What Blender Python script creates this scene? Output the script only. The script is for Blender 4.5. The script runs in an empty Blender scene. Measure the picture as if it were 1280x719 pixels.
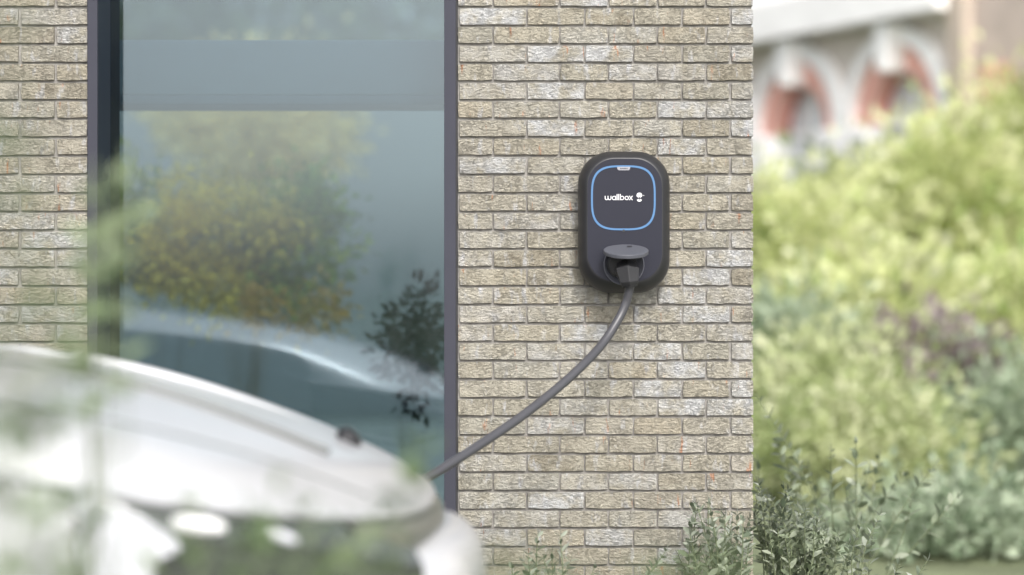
import bpy, math, random
import numpy as np
from mathutils import Vector, Matrix
random.seed(7); rng = np.random.default_rng(11)
SC = bpy.context.scene
COL = SC.collection
# ------------------------------------------------------------------ camera, sky, sun, exposure
S = 0.002                      # metres per photograph pixel on the brick face
D = 2.56 * 85 / 36             # camera to brick face
ZC = 1.09                      # camera height
cam = bpy.data.cameras.new('camera'); co = bpy.data.objects.new('camera', cam); COL.objects.link(co)
cam.lens = 85; cam.sensor_width = 36; cam.clip_start = .05; cam.clip_end = 2000
co.location = (0, -D, ZC); co.rotation_euler = (math.radians(90), 0, 0)
cam.dof.use_dof = True; cam.dof.focus_distance = D - .03; cam.dof.aperture_fstop = 1.4
SC.camera = co
sun_dir = Vector((.16, -.78, .68)).normalized()
elev = math.asin(sun_dir.z); azim = math.atan2(sun_dir.x, sun_dir.y)
W = bpy.data.worlds.new('World'); SC.world = W; W.use_nodes = True
nt = W.node_tree; bg = nt.nodes['Background']
sky = nt.nodes.new('ShaderNodeTexSky'); sky.sky_type = 'NISHITA'; sky.sun_disc = False
sky.sun_elevation = elev; sky.sun_rotation = azim; sky.dust_density = 4; sky.air_density = 1; sky.ozone_density = 1
hs = nt.nodes.new('ShaderNodeHueSaturation'); hs.inputs['Saturation'].default_value = .28
nt.links.new(sky.outputs[0], hs.inputs['Color']); nt.links.new(hs.outputs[0], bg.inputs[0])
bg.inputs[1].default_value = .15
sl = bpy.data.lights.new('sun', 'SUN'); sl.energy = 1.5; sl.angle = math.radians(13); sl.color = (1, .965, .91)
so = bpy.data.objects.new('sun', sl); COL.objects.link(so)
so.rotation_euler = sun_dir.to_track_quat('Z', 'Y').to_euler(); so.location = (4, -5, 6)
SC.view_settings.view_transform = 'Standard'; SC.view_settings.look = 'None'
SC.view_settings.exposure = 1.0; SC.view_settings.gamma = 1
SC.render.engine = 'CYCLES'
SC.cycles.use_denoising = True
SC.cycles.max_bounces = 8; SC.cycles.transparent_max_bounces = 12
SC.cycles.caustics_reflective = False; SC.cycles.caustics_refractive = False

# ------------------------------------------------------------------ helpers
def P(px, py, y=0.0):
    """The point of the plane at depth y (0 = brick face) where that photograph pixel lies."""
    k = S * (D + y) / D
    return Vector(((px - 640) * k, y, ZC - (py - 359.5) * k))
def tag(o, label=None, cat=None, group=None, kind=None):
    if label: o['label'] = label
    if cat: o['category'] = cat
    if group: o['group'] = group
    if kind: o['kind'] = kind
    return o
def empty(name, loc=(0, 0, 0), rz=0):
    o = bpy.data.objects.new(name, None); COL.objects.link(o)
    o.location = loc; o.rotation_euler = (0, 0, rz); o.empty_display_size = .1
    return o
def mesh(name, v, f, mat=None, smooth=False):
    m = bpy.data.meshes.new(name); m.from_pydata([tuple(a) for a in v], [], f); m.update()
    if mat: m.materials.append(mat)
    if smooth: m.polygons.foreach_set('use_smooth', [True] * len(m.polygons))
    return m
def link(name, m, parent=None, world=True):
    """World-coordinate mesh under a parent Empty (or a top-level object)."""
    o = bpy.data.objects.new(name, m); COL.objects.link(o)
    if parent is not None:
        o.parent = parent
        if world:
            root = parent
            mw = Matrix.Identity(4)
            while root is not None:
                mw = root.matrix_basis @ mw if root is parent else root.matrix_basis @ mw
                root = root.parent
            o.matrix_basis = mw.inverted()
    return o
class MB:
    def __init__(s): s.v = []; s.f = []
    def add(s, v, f):
        b = len(s.v); s.v += [tuple(a) for a in v]; s.f += [tuple(b + i for i in q) for q in f]; return s
    def box(s, x0, x1, y0, y1, z0, z1):
        v = [(x, y, z) for z in (z0, z1) for y in (y0, y1) for x in (x0, x1)]
        return s.add(v, [(0, 2, 3, 1), (4, 5, 7, 6), (0, 1, 5, 4), (2, 6, 7, 3), (0, 4, 6, 2), (1, 3, 7, 5)])
    def rings(s, rs, cap0=True, cap1=True):
        n = len(rs[0]); b = len(s.v)
        for r in rs: s.v += [tuple(a) for a in r]
        for k in range(len(rs) - 1):
            for i in range(n):
                j = (i + 1) % n
                s.f.append((b + k * n + i, b + k * n + j, b + (k + 1) * n + j, b + (k + 1) * n + i))
        if cap0: s.f.append(tuple(b + i for i in reversed(range(n))))
        if cap1: s.f.append(tuple(b + (len(rs) - 1) * n + i for i in range(n)))
        return s
    def tube(s, pts, rad, n=8, cap=True):
        pts = [Vector(p) for p in pts]; rs = []
        if not hasattr(rad, '__len__'): rad = [rad] * len(pts)
        up = Vector((.13, .21, .97)).normalized()
        for i, p in enumerate(pts):
            t = (pts[min(i + 1, len(pts) - 1)] - pts[max(i - 1, 0)]).normalized()
            a = up.cross(t)
            if a.length < .05: a = Vector((1, 0, 0)).cross(t)
            a.normalize(); b = t.cross(a)
            rs.append([p + (a * math.cos(q) + b * math.sin(q)) * rad[i] for q in [2 * math.pi * k / n for k in range(n)]])
        return s.rings(rs, cap, cap)
    def build(s, name, mat, parent=None, smooth=False, bevel=0, kind=None, subs=0, auto=False):
        o = link(name, mesh(name, s.v, s.f, mat, smooth), parent)
        if bevel:
            m = o.modifiers.new('b', 'BEVEL'); m.width = bevel; m.segments = 2; m.limit_method = 'ANGLE'
        if subs:
            m = o.modifiers.new('s', 'SUBSURF'); m.levels = subs; m.render_levels = subs
        if kind: o['kind'] = kind
        return o
def spline(pts, n):
    pts = [Vector(p) for p in pts]; out = []
    q = [pts[0] * 2 - pts[1]] + pts + [pts[-1] * 2 - pts[-2]]
    for i in range(len(pts) - 1):
        a, b, c, d = q[i:i + 4]
        for k in range(n):
            t = k / n
            out.append(.5 * ((2 * b) + (c - a) * t + (2 * a - 5 * b + 4 * c - d) * t * t + (3 * b - a - 3 * c + d) * t ** 3))
    out.append(pts[-1]); return out

# ------------------------------------------------------------------ materials
def newmat(name):
    m = bpy.data.materials.new(name); m.use_nodes = True
    return m, m.node_tree, m.node_tree.nodes['Principled BSDF']
def N(t, kind, **kw):
    n = t.nodes.new(kind)
    for k, v in kw.items():
        if k in n.inputs: n.inputs[k].default_value = v
        else: setattr(n, k, v)
    return n
def simple(name, col, rough=.5, metal=0, vary=.06, bump=0.0, bscale=200, coat=0, spec=.5, coords='Object', nscale=12):
    m, t, p = newmat(name)
    tc = N(t, 'ShaderNodeTexCoord')
    no = N(t, 'ShaderNodeTexNoise', Scale=nscale, Detail=5.0)
    t.links.new(tc.outputs[coords], no.inputs['Vector'])
    mr = N(t, 'ShaderNodeMapRange'); mr.inputs['To Min'].default_value = 1 - vary; mr.inputs['To Max'].default_value = 1 + vary
    mr.inputs['From Min'].default_value = .3; mr.inputs['From Max'].default_value = .7
    t.links.new(no.outputs['Fac'], mr.inputs['Value'])
    vm = N(t, 'ShaderNodeVectorMath', operation='SCALE'); vm.inputs[0].default_value = col
    t.links.new(mr.outputs[0], vm.inputs['Scale']); t.links.new(vm.outputs[0], p.inputs['Base Color'])
    p.inputs['Roughness'].default_value = rough; p.inputs['Metallic'].default_value = metal
    p.inputs['Specular IOR Level'].default_value = spec; p.inputs['Coat Weight'].default_value = coat
    if bump:
        n2 = N(t, 'ShaderNodeTexNoise', Scale=bscale, Detail=4.0); t.links.new(tc.outputs[coords], n2.inputs['Vector'])
        bp = N(t, 'ShaderNodeBump', Strength=.6, Distance=bump); t.links.new(n2.outputs['Fac'], bp.inputs['Height'])
        t.links.new(bp.outputs[0], p.inputs['Normal'])
    return m
def ramp(t, stops, interp='LINEAR'):
    r = N(t, 'ShaderNodeValToRGB'); e = r.color_ramp; e.interpolation = interp
    while len(e.elements) < len(stops): e.elements.new(.5)
    for k, (pos, c) in enumerate(stops):
        e.elements[k].position = pos; e.elements[k].color = (*c, 1) if len(c) == 3 else c
    return r
def brick_material(name='brick_clay'):
    m, t, p = newmat(name); L = t.links.new
    tc = N(t, 'ShaderNodeTexCoord'); oi = N(t, 'ShaderNodeObjectInfo')
    mul = N(t, 'ShaderNodeMath', operation='MULTIPLY'); mul.inputs[1].default_value = 53.0; L(oi.outputs['Random'], mul.inputs[0])
    cx = N(t, 'ShaderNodeCombineXYZ'); L(mul.outputs[0], cx.inputs[0]); L(mul.outputs[0], cx.inputs[2])
    ad = N(t, 'ShaderNodeVectorMath', operation='ADD'); L(tc.outputs['Object'], ad.inputs[0]); L(cx.outputs[0], ad.inputs[1])
    base = ramp(t, [(0, (.66, .67, .69)), (.10, (.57, .57, .57)), (.24, (.46, .42, .335)), (.38, (.52, .50, .45)), (.50, (.37, .335, .265)),
                    (.62, (.54, .525, .485)), (.74, (.43, .41, .35)), (.87, (.49, .44, .35)), (1, (.55, .55, .55))])
    L(oi.outputs['Random'], base.inputs[0])
    def noise(scale, detail, vec, stretch=None):
        src = vec
        if stretch:
            mp = N(t, 'ShaderNodeMapping'); mp.inputs['Scale'].default_value = stretch; L(vec, mp.inputs[0]); src = mp.outputs[0]
        n = N(t, 'ShaderNodeTexNoise', Scale=scale, Detail=detail, Roughness=.62); L(src, n.inputs['Vector']); return n
    def mix(a, b, fac, blend='MIX'):
        x = N(t, 'ShaderNodeMix', data_type='RGBA', blend_type=blend)
        L(fac, x.inputs['Factor']); L(a, x.inputs['A'])
        if hasattr(b, 'links'): L(b, x.inputs['B'])
        else: x.inputs['B'].default_value = (*b, 1)
        return x.outputs['Result']
    n1 = noise(18, 3, ad.outputs[0]); r1 = ramp(t, [(.42, (0, 0, 0)), (.64, (1, 1, 1))]); L(n1.outputs['Fac'], r1.inputs[0])
    c = mix(base.outputs[0], (.47, .44, .37), r1.outputs[0])
    n2 = noise(26, 4, ad.outputs[0], (1.6, 1, .5)); r2 = ramp(t, [(.56, (0, 0, 0)), (.68, (.75, .75, .75))]); L(n2.outputs['Fac'], r2.inputs[0])
    c = mix(c, (.62, .63, .67), r2.outputs[0])
    n3 = noise(15, 4, ad.outputs[0], (3.2, 1, .55)); r3 = ramp(t, [(.635, (0, 0, 0)), (.70, (.8, .8, .8))]); L(n3.outputs['Fac'], r3.inputs[0])
    c = mix(c, (.52, .24, .13), r3.outputs[0])
    # coarse creased and sanded face
    wv = noise(75, 6, ad.outputs[0], (.55, 1, 1.5)); ms = N(t, 'ShaderNodeMath', operation='SUBTRACT'); ms.inputs[1].default_value = .5; L(wv.outputs['Fac'], ms.inputs[0])
    ab = N(t, 'ShaderNodeMath', operation='ABSOLUTE'); L(ms.outputs[0], ab.inputs[0])
    cr = N(t, 'ShaderNodeMapRange'); cr.inputs['From Max'].default_value = .03; L(ab.outputs[0], cr.inputs['Value'])
    msk = noise(24, 2, ad.outputs[0]); mk = N(t, 'ShaderNodeMapRange'); mk.inputs['From Min'].default_value = .38; mk.inputs['From Max'].default_value = .62
    L(msk.outputs['Fac'], mk.inputs['Value'])
    mx = N(t, 'ShaderNodeMath', operation='MAXIMUM'); L(cr.outputs[0], mx.inputs[0]); L(mk.outputs[0], mx.inputs[1])
    fine = noise(560, 5, ad.outputs[0]); mid = noise(150, 4, ad.outputs[0], (.7, 1, 1.2))
    def mad(a, k, b=None):
        x = N(t, 'ShaderNodeMath', operation='MULTIPLY_ADD'); L(a, x.inputs[0]); x.inputs[1].default_value = k
        if b is not None: L(b, x.inputs[2])
        else: x.inputs[2].default_value = 0
        return x.outputs[0]
    h = mad(mx.outputs[0], .45, mad(fine.outputs['Fac'], .30, mad(mid.outputs['Fac'], .85)))
    bp = N(t, 'ShaderNodeBump', Strength=1.0, Distance=.018); L(h, bp.inputs['Height']); L(bp.outputs[0], p.inputs['Normal'])
    g = ramp(t, [(.3, (.60, .60, .60)), (.68, (1.22, 1.22, 1.22))]); L(fine.outputs['Fac'], g.inputs[0])
    one = N(t, 'ShaderNodeValue'); one.outputs[0].default_value = 1
    c = mix(c, g.outputs[0], one.outputs[0], 'MULTIPLY')
    ge = N(t, 'ShaderNodeNewGeometry'); wn = noise(1.7, 4, ge.outputs['Position'], (1.5, 1, .6)); wr = ramp(t, [(.35, (.89, .88, .86)), (.62, (1.09, 1.085, 1.07))]); L(wn.outputs['Fac'], wr.inputs[0])
    c = mix(c, wr.outputs[0], one.outputs[0], 'MULTIPLY')
    L(c, p.inputs['Base Color']); p.inputs['Roughness'].default_value = .95; p.inputs['Specular IOR Level'].default_value = .15
    return m
M = {}
M['brick'] = brick_material()
M['mortar'] = simple('mortar_sand', (.245, .235, .22), .95, vary=.25, bump=.003, bscale=330, spec=.1, nscale=60)
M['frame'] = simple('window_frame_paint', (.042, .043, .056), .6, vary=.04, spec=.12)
M['frame_shaded'] = simple('window_rebate_shaded', (.018, .025, .038), .6, vary=.04, spec=.12)  # frame paint darkened: shade on the inner jamb sides is put into the colour
M['gasket'] = simple('rubber_gasket', (.02, .02, .022), .7)
M['beam'] = simple('beam_paint', (.35, .365, .395), .7, vary=.04)
M['beam_shade'] = simple('beam_shade_paint', (.23, .245, .28), .7)  # darker tone that paints in the shade under the beam
M['box_front'] = simple('charger_front_plastic', (.014, .015, .025), .42, spec=.22, vary=.03, bump=.00015, bscale=900)
M['box_body'] = simple('charger_body_plastic', (.016, .016, .018), .42, spec=.5, vary=.04, bump=.0003, bscale=900)
M['grey_plastic'] = simple('socket_grey_plastic', (.075, .078, .092), .42, spec=.22, vary=.04, bump=.0001, bscale=900)
M['flange'] = simple('socket_flange_plastic', (.085, .088, .105), .38, spec=.22, vary=.04)
M['black'] = simple('black_plastic', (.012, .012, .014), .5)
M['plug'] = simple('plug_rubber', (.028, .028, .030), .42, spec=.22, vary=.1, bump=.0002, bscale=700)
M['cable'] = simple('cable_rubber', (.055, .055, .062), .36, spec=.4, vary=.07, bump=.0002, bscale=500)
M['print'] = simple('white_print', (.62, .62, .64), .5, vary=.01)
M['tab'] = simple('grey_tab', (.25, .25, .28), .5)
M['paint'] = simple('white_car_paint', (.42, .425, .44), .38, vary=.015, coat=.5, nscale=2)
M['paint'].node_tree.nodes['Principled BSDF'].inputs['Coat Roughness'].default_value = .06
M['seal'] = simple('grey_strip_seal', (.13, .135, .13), .5)
M['car_trim'] = simple('grey_car_trim', (.10, .105, .09), .35)
M['lamp_lens'] = simple('headlamp_dark_lens', (.035, .042, .034), .06, coat=1.0, vary=.3, nscale=6)
M['lamp_pale'] = simple('headlamp_pale_inset', (.55, .56, .60), .22, coat=.8)
M['lamp_white'] = simple('running_light_white', (.80, .80, .80), .2, coat=.6)
M['car_glass'] = simple('car_tinted_glass', (.02, .024, .026), .04, coat=1.0)
M['tyre'] = simple('tyre_rubber', (.022, .022, .023), .85, bump=.002, bscale=120)
M['rim'] = simple('wheel_alloy', (.45, .46, .48), .3, metal=.9)
M['stem'] = simple('shrub_bark', (.12, .10, .06), .8, vary=.25, nscale=40)
M['stem_green'] = simple('green_stem', (.13, .155, .085), .7, vary=.2, nscale=40)
M['paving'] = simple('driveway_paving', (.33, .33, .31), .8, vary=.15, bump=.004, bscale=60, nscale=3, coords='Object')
M['patio'] = simple('pale_patio_paving', (.34, .36, .35), .85, vary=.12, bump=.004, bscale=50, nscale=2)
M['soil'] = simple('garden_soil_and_lawn', (.13, .15, .08), .95, vary=.4, bump=.02, bscale=25, nscale=2)
M['render_wall'] = simple('garden_wall_render', (.165, .185, .195), .9, vary=.07, bump=.003, bscale=40, nscale=.8)
M['stone_white'] = simple('white_stone', (.90, .89, .89), .8, vary=.05, nscale=3)
M['stone_tan'] = simple('tan_stone', (.66, .60, .55), .9, vary=.10, nscale=4)
M['stone_pink'] = simple('pinkish_brickwork', (.50, .42, .375), .9, vary=.12, nscale=5)
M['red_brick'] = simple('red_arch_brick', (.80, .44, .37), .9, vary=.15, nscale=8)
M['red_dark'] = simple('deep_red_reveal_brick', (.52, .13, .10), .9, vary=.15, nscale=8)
M['pale_glass'] = simple('pale_window_glass', (.62, .64, .66), .15, coat=.5)
M['stone_pilaster'] = simple('pilaster_stone', (.46, .39, .33), .9, vary=.1, nscale=4)
M['slate'] = simple('roof_slate', (.14, .14, .16), .8)
def emis():
    m, t, p = newmat('blue_light_ring')
    p.inputs['Base Color'].default_value = (.02, .05, .10, 1)
    no = N(t, 'ShaderNodeTexNoise', Scale=30.0); tc = N(t, 'ShaderNodeTexCoord'); t.links.new(tc.outputs['Object'], no.inputs['Vector'])
    r = ramp(t, [(.3, (.085, .26, .55)), (.7, (.12, .32, .62))]); t.links.new(no.outputs['Fac'], r.inputs[0])
    t.links.new(r.outputs[0], p.inputs['Emission Color']); p.inputs['Emission Strength'].default_value = .38
    return m
M['led'] = emis()
def glass():
    m, t, p = newmat('solar_window_glass'); L = t.links.new; t.nodes.remove(p)
    out = t.nodes['Material Output']
    tr = N(t, 'ShaderNodeBsdfTransparent'); tr.inputs[0].default_value = (.45, .535, .56, 1)
    gl = N(t, 'ShaderNodeBsdfGlossy'); gl.inputs['Roughness'].default_value = .05; gl.inputs['Color'].default_value = (.80, .90, 1, 1)
    tc = N(t, 'ShaderNodeTexCoord'); no = N(t, 'ShaderNodeTexNoise', Scale=1.3, Detail=1.0); L(tc.outputs['Object'], no.inputs['Vector'])
    bp = N(t, 'ShaderNodeBump', Strength=.2, Distance=.003); L(no.outputs['Fac'], bp.inputs['Height']); L(bp.outputs[0], gl.inputs['Normal'])
    mx = N(t, 'ShaderNodeMixShader'); mx.inputs[0].default_value = .085
    L(tr.outputs[0], mx.inputs[1]); L(gl.outputs[0], mx.inputs[2]); L(mx.outputs[0], out.inputs[0])
    return m
M['glass'] = glass()
def leafmat(name, cols, trans=.35, rough=.45, per_object=False, spec=.4):
    m, t, p = newmat(name); L = t.links.new
    if per_object: src = N(t, 'ShaderNodeObjectInfo').outputs['Random']
    else: src = N(t, 'ShaderNodeAttribute', attribute_name='tone').outputs['Fac']
    r = ramp(t, [(i / (len(cols) - 1), c) for i, c in enumerate(cols)]); L(src, r.inputs[0])
    L(r.outputs[0], p.inputs['Base Color']); p.inputs['Roughness'].default_value = rough; p.inputs['Specular IOR Level'].default_value = spec
    tl = N(t, 'ShaderNodeBsdfTranslucent'); L(r.outputs[0], tl.inputs['Color'])
    mx = N(t, 'ShaderNodeMixShader'); mx.inputs[0].default_value = trans
    L(p.outputs[0], mx.inputs[1]); L(tl.outputs[0], mx.inputs[2]); L(mx.outputs[0], t.nodes['Material Output'].inputs[0])
    return m
M['lf_gold'] = leafmat('golden_hedge_leaf', [(.20, .29, .10), (.42, .49, .19), (.60, .64, .32), (.68, .70, .42), (.76, .76, .58)], .4)
M['lf_hedge'] = leafmat('mid_green_hedge_leaf', [(.08, .13, .06), (.18, .24, .12), (.28, .34, .19)], .35)
M['lf_blue'] = leafmat('blue_green_leaf', [(.17, .23, .14), (.33, .40, .28), (.52, .58, .44)], .35)
M['lf_purple'] = leafmat('purple_leaf', [(.13, .10, .10), (.22, .17, .18), (.34, .29, .29), (.24, .28, .18)], .3)
M['lf_pale'] = leafmat('pale_variegated_leaf', [(.16, .22, .08), (.36, .42, .19), (.54, .58, .33), (.74, .73, .54)], .35)
M['lf_olive'] = leafmat('olive_yellow_leaf', [(.10, .13, .015), (.50, .42, .05), (.88, .70, .11), (.66, .50, .06)], .45)
M['lf_orange'] = leafmat('autumn_orange_leaf', [(.35, .30, .05), (.62, .36, .06), (.68, .50, .20)], .45)
M['lf_dark'] = leafmat('dark_green_leaf', [(.012, .04, .012), (.035, .08, .025), (.06, .11, .04)], .3)
M['lf_mid'] = leafmat('deep_green_leaf', [(.03, .10, .015), (.10, .22, .03), (.20, .32, .05), (.42, .42, .06)], .4)
M['lf_teal'] = leafmat('dark_teal_leaf', [(.012, .04, .04), (.03, .075, .07)], .3)
M['lf_cream'] = leafmat('cream_yellow_leaf', [(.66, .54, .20), (.84, .70, .30), (.88, .78, .42)], .5)
M['lf_focus'] = leafmat('grey_green_leaf', [(.10, .13, .085), (.19, .22, .16), (.28, .31, .245), (.40, .43, .37)], .3, .42, True)
M['lf_focus_j'] = leafmat('grey_green_leaf_mass', [(.13, .165, .10), (.23, .27, .18), (.35, .385, .30)], .3, .42)
M['lf_fore'] = leafmat('fresh_foreground_leaf', [(.07, .11, .045), (.14, .20, .09), (.25, .31, .17)], .4, .4)
M['lf_fore_pale'] = leafmat('pale_foreground_leaf', [(.20, .27, .14), (.36, .42, .27)], .45, .4)

# ------------------------------------------------------------------ ground
def sheet(name, x0, x1, y0, y1, z, mat):
    o = MB().add([(x0, y0, z), (x1, y0, z), (x1, y1, z), (x0, y1, z)], [(0, 1, 2, 3)]).build(name, mat); tag(o, kind='structure'); return o
sheet('ground', -400, 400, -400, 600, 0, M['soil'])
sheet('patio', -9, .9, .8, 13.7, .004, M['patio'])
sheet('driveway', -9, 5, -12, -.55, .004, M['paving'])

# ------------------------------------------------------------------ brick piers
PITCH = 23.27; B0 = 7.5; BH = 20.3
ROW_A = [(574.7, 657), (659.6, 729.8), (732.2, 790.6), (793.2, 851.4), (853.8, 911.9), (914.2, 941.7)]
ROW_B = [(572.6, 615), (617.5, 698.4), (700.9, 759.3), (762, 820.6), (823, 881.4), (883.7, 941.7)]
LEFT_A = [(-158, -80), (-76.5, 22.8), (26.6, 109)]
LEFT_B = [(-119.5, -19), (-15.5, 67.4), (71.4, 109)]
def brick_mesh(w, h, depth, seed):
    r = random.Random(seed); nx = 7 if w > .09 else 4; nz = 3
    bev = .0008; v = []; f = []
    def jit(a): return r.uniform(-a, a)
    xs = [-w / 2 + w * i / (nx - 1) for i in range(nx)]; zs = [-h / 2 + h * i / (nz - 1) for i in range(nz)]
    grid = {}
    for i in range(nx):
        for k in range(nz):
            ex = (i in (0, nx - 1)); ez = (k in (0, nz - 1))
            x = xs[i] + (bev * (1 if i == 0 else -1) if ex else jit(.004)); z = zs[k] + (bev * (1 if k == 0 else -1) if ez else jit(.004))
            if ex: x += jit(.0011)
            if ez: z += jit(.0011)
            if ex and ez: x += (.001 if i == 0 else -.001); z += (.0008 if k == 0 else -.0008)
            grid[i, k] = len(v); v.append((x, jit(.0005) + (.0004 if (ex or ez) else 0), z))
    for i in range(nx - 1):
        for k in range(nz - 1): f.append((grid[i, k], grid[i + 1, k], grid[i + 1, k + 1], grid[i, k + 1]))
    loop = [(i, 0) for i in range(nx)] + [(nx - 1, k) for k in range(1, nz)] + [(i, nz - 1) for i in range(nx - 2, -1, -1)] + [(0, k) for k in range(nz - 2, 0, -1)]
    rim = []; back = []
    for (i, k) in loop:
        a = v[grid[i, k]]
        ox = -1 if i == 0 else (1 if i == nx - 1 else 0); oz = -1 if k == 0 else (1 if k == nz - 1 else 0)
        rim.append(len(v)); v.append((a[0] + ox * bev * .8, .0015, a[2] + oz * bev * .8))
    for q in rim:
        back.append(len(v)); v.append((v[q][0], depth, v[q][2]))
    n = len(loop)
    for a in range(n):
        b = (a + 1) % n
        f.append((grid[loop[b]], grid[loop[a]], rim[a], rim[b])); f.append((rim[b], rim[a], back[a], back[b]))
    return v, f
for j in range(5):      # the wall runs on beyond the left edge of the picture
    LEFT_A.insert(0, (-158 - 103.5 * (j + 1), -158 - 103.5 * j - 3.5)); LEFT_B.insert(0, (-119.5 - 103.5 * (j + 1), -119.5 - 103.5 * j - 3.5))
cache = {}
def pier(label, rowA, rowB, x0, x1, cat='brick wall', endface=False):
    root = empty('brick_wall', (x0 + (x1 - x0) / 2, .17, 0)); tag(root, label, cat)
    xb1 = x1 - (.004 if endface else 0)
    MB().box(x0, xb1, .0085, .36, 0, 2.75).build('mortar_core', M['mortar'], root)
    far = MB()
    for k in range(-42, 40):
        bot = B0 + PITCH * k; zc = P(0, bot - BH / 2).z
        if zc < .02 or zc > 2.73: continue
        row = rowA if k % 2 else rowB
        for (a, b) in row:
            w = (b - a + (.7 if b < 900 or b > 960 else 0)) * S; cx = P((a + b) / 2, 0).x; sd = random.randrange(4)
            dy = random.uniform(-.0007, .0009)
            if 0 <= k <= 30 and b > -5:
                key = (round(w, 3), sd)
                if key not in cache:
                    vv, ff = brick_mesh(w, BH * S, .06, hash(key) % 9999); cache[key] = mesh('brick', vv, ff, M['brick'])
                o = bpy.data.objects.new('brick', cache[key]); COL.objects.link(o); o.parent = root
                o.location = Vector((cx, dy, zc)) - root.location
                o.rotation_euler = (0, random.uniform(-.003, .003), 0)
            else:
                vv, ff = brick_mesh(w, BH * S, .06, random.randrange(99)); far.add([(p[0] + cx, p[1] + dy, p[2] + zc) for p in vv], ff)
        if endface:
            for (ya, yb) in ([(.066, .20), (.206, .352)] if k % 2 else [(.066, .128), (.134, .272), (.278, .352)]):
                far.box(x1 - .06, x1, ya, yb, zc - BH * S / 2, zc + BH * S / 2)
    far.build('brick', M['brick'], root, kind='stuff')
    return root
XR0, XR1 = P(572.4, 0).x, P(941.7, 0).x
pier('pale buff brick wall with rough creased bricks that carries the charger', ROW_A, ROW_B, XR0, XR1, endface=True)
XL0, XL1 = P(-668, 0).x, P(109, 0).x
pier('pale buff brick wall left of the window, behind out of focus leaves', LEFT_A, LEFT_B, XL0, XL1)

# ------------------------------------------------------------------ window
win = empty('window', (P(340, 0).x, .2, .1)); tag(win, 'tall frameless-looking blue grey window set deep between two brick walls', 'window')
win['label'] = 'tall blue grey window in a dark frame between two brick walls'
ztop = 2.6
xa, xb = P(109.4, 0).x, P(122, 0).x
MB().box(xa, xb, -.004, .012, .06, ztop).build('frame', M['frame'], win, bevel=.001)
MB().box(xa + .004, xb - .0015, .012, .35, .06, ztop).build('rebate', M['frame_shaded'], win)
xc, xd = P(555.2, 0).x, P(569.8, 0).x
MB().box(xc, xd, -.004, .012, .06, ztop).build('frame', M['frame'], win, bevel=.001)
MB().box(xc + .0015, xd - .003, .012, .35, .06, ztop).build('rebate', M['frame_shaded'], win)
MB().box(xd, XR0, .006, .03, .06, ztop).build('gasket', M['gasket'], win)
MB().box(xa, xd, -.02, .35, 0, .06).build('sill', M['frame'], win, bevel=.002)
MB().box(xb, xc, -.004, .35, ztop - .05, ztop).build('frame', M['frame'], win)
MB().box(xb - .002, xc + .002, .198, .206, .06, ztop - .05).build('pane', M['glass'], win)
MB().box(xa, xd, .0, .36, ztop + .002, 2.75).build('lintel', M['mortar'], win)
# beam behind the glass
zb0, zb1 = P(0, 119, .37).z, P(0, 50, .37).z
beam = empty('cross_beam', (P(340, 0).x, .53, zb0)); MB().box(xa - .1, xd + .1, .365, .60, P(0, 131, .37).z, zb0 - .001).build('underside_shade', M['beam_shade'], beam, bevel=.003)  # dark strip added to stand for the beam's shaded underside
bm_ = MB().box(xa - .1, xd + .1, .37, .70, zb0, zb1).build('beam_face', M['beam'], beam, bevel=.004)
tag(beam, 'pale grey horizontal beam seen through the upper part of the window glass', 'beam')

# ------------------------------------------------------------------ charger
def rrect(cx, cz, hw, hh, r, y, n=10):
    out = []
    for (sx, sz, a0) in ((1, 1, 0), (-1, 1, 90), (-1, -1, 180), (1, -1, 270)):
        for i in range(n + 1):
            a = math.radians(a0 + 90 * i / n)
            out.append((cx + sx * (hw - r) + math.cos(a) * r, y, cz + sz * (hh - r) + math.sin(a) * r))
    return out
cb = P(778.4, 278.6); chg = empty('charging_station', (cb.x, 0, cb.z)); tag(chg, 'dark grey wall charging box with a glowing blue ring on the brick wall', 'charger')
px = S
rs = []
for (y, hw, hh, r, oz) in [(-.002, 50, 80, 36, 0), (-.012, 54, 84.5, 39, 0), (-.030, 56.6, 87.4, 41, 0), (-.045, 57, 87.9, 41.5, 0), (-.060, 56.5, 87.4, 41, 0),
                           (-.072, 54.8, 85.7, 40, .2), (-.083, 51.8, 82.2, 38, .9), (-.091, 48.6, 78.6, 35.5, 1.6), (-.0945, 46.9, 76.6, 34.5, 2), (-.0952, 45.9, 75.6, 34, 2)]:
    rs.append(rrect(cb.x + .0006, cb.z + oz * px, hw * px, hh * px, r * px, y))
mb = MB(); mb.rings(rs, True, True); mb.build('body', M['box_body'], chg, smooth=True)
FY = -.0956
mb = MB(); mb.rings([rrect(cb.x + .0006, cb.z + 2 * px, 45.9 * px, 75.6 * px, 34 * px, -.095), rrect(cb.x + .0006, cb.z + 2 * px, 45.7 * px, 75.4 * px, 34 * px, FY)], True, True)
mb.build('front_panel', M['box_front'], chg)
KB = (D - .0956) / D
def Q(pxx, pyy, y=FY): return P(pxx, pyy, y)
def squircle(cx, cz, a, b, y, e=3.3, n=96):
    o = []
    for i in range(n):
        t = 2 * math.pi * i / n; c, s = math.cos(t), math.sin(t)
        o.append((cx + a * math.copysign(abs(c) ** (2 / e), c), y, cz + b * math.copysign(abs(s) ** (2 / e), s)))
    return o
rc = Q(779.2, 247.4); k = S * KB
mb = MB(); mb.rings([squircle(rc.x, rc.z, 40.4 * k, 40.6 * k, FY + .0002), squircle(rc.x, rc.z, 40.4 * k, 40.6 * k, FY - .0012), squircle(rc.x, rc.z, 38.1 * k, 38.3 * k, FY - .0012), squircle(rc.x, rc.z, 38.1 * k, 38.3 * k, FY + .0002)], False, False)
mb.build('light_ring', M['led'], chg)
t_ = Q(779.6, 209.2)
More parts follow.
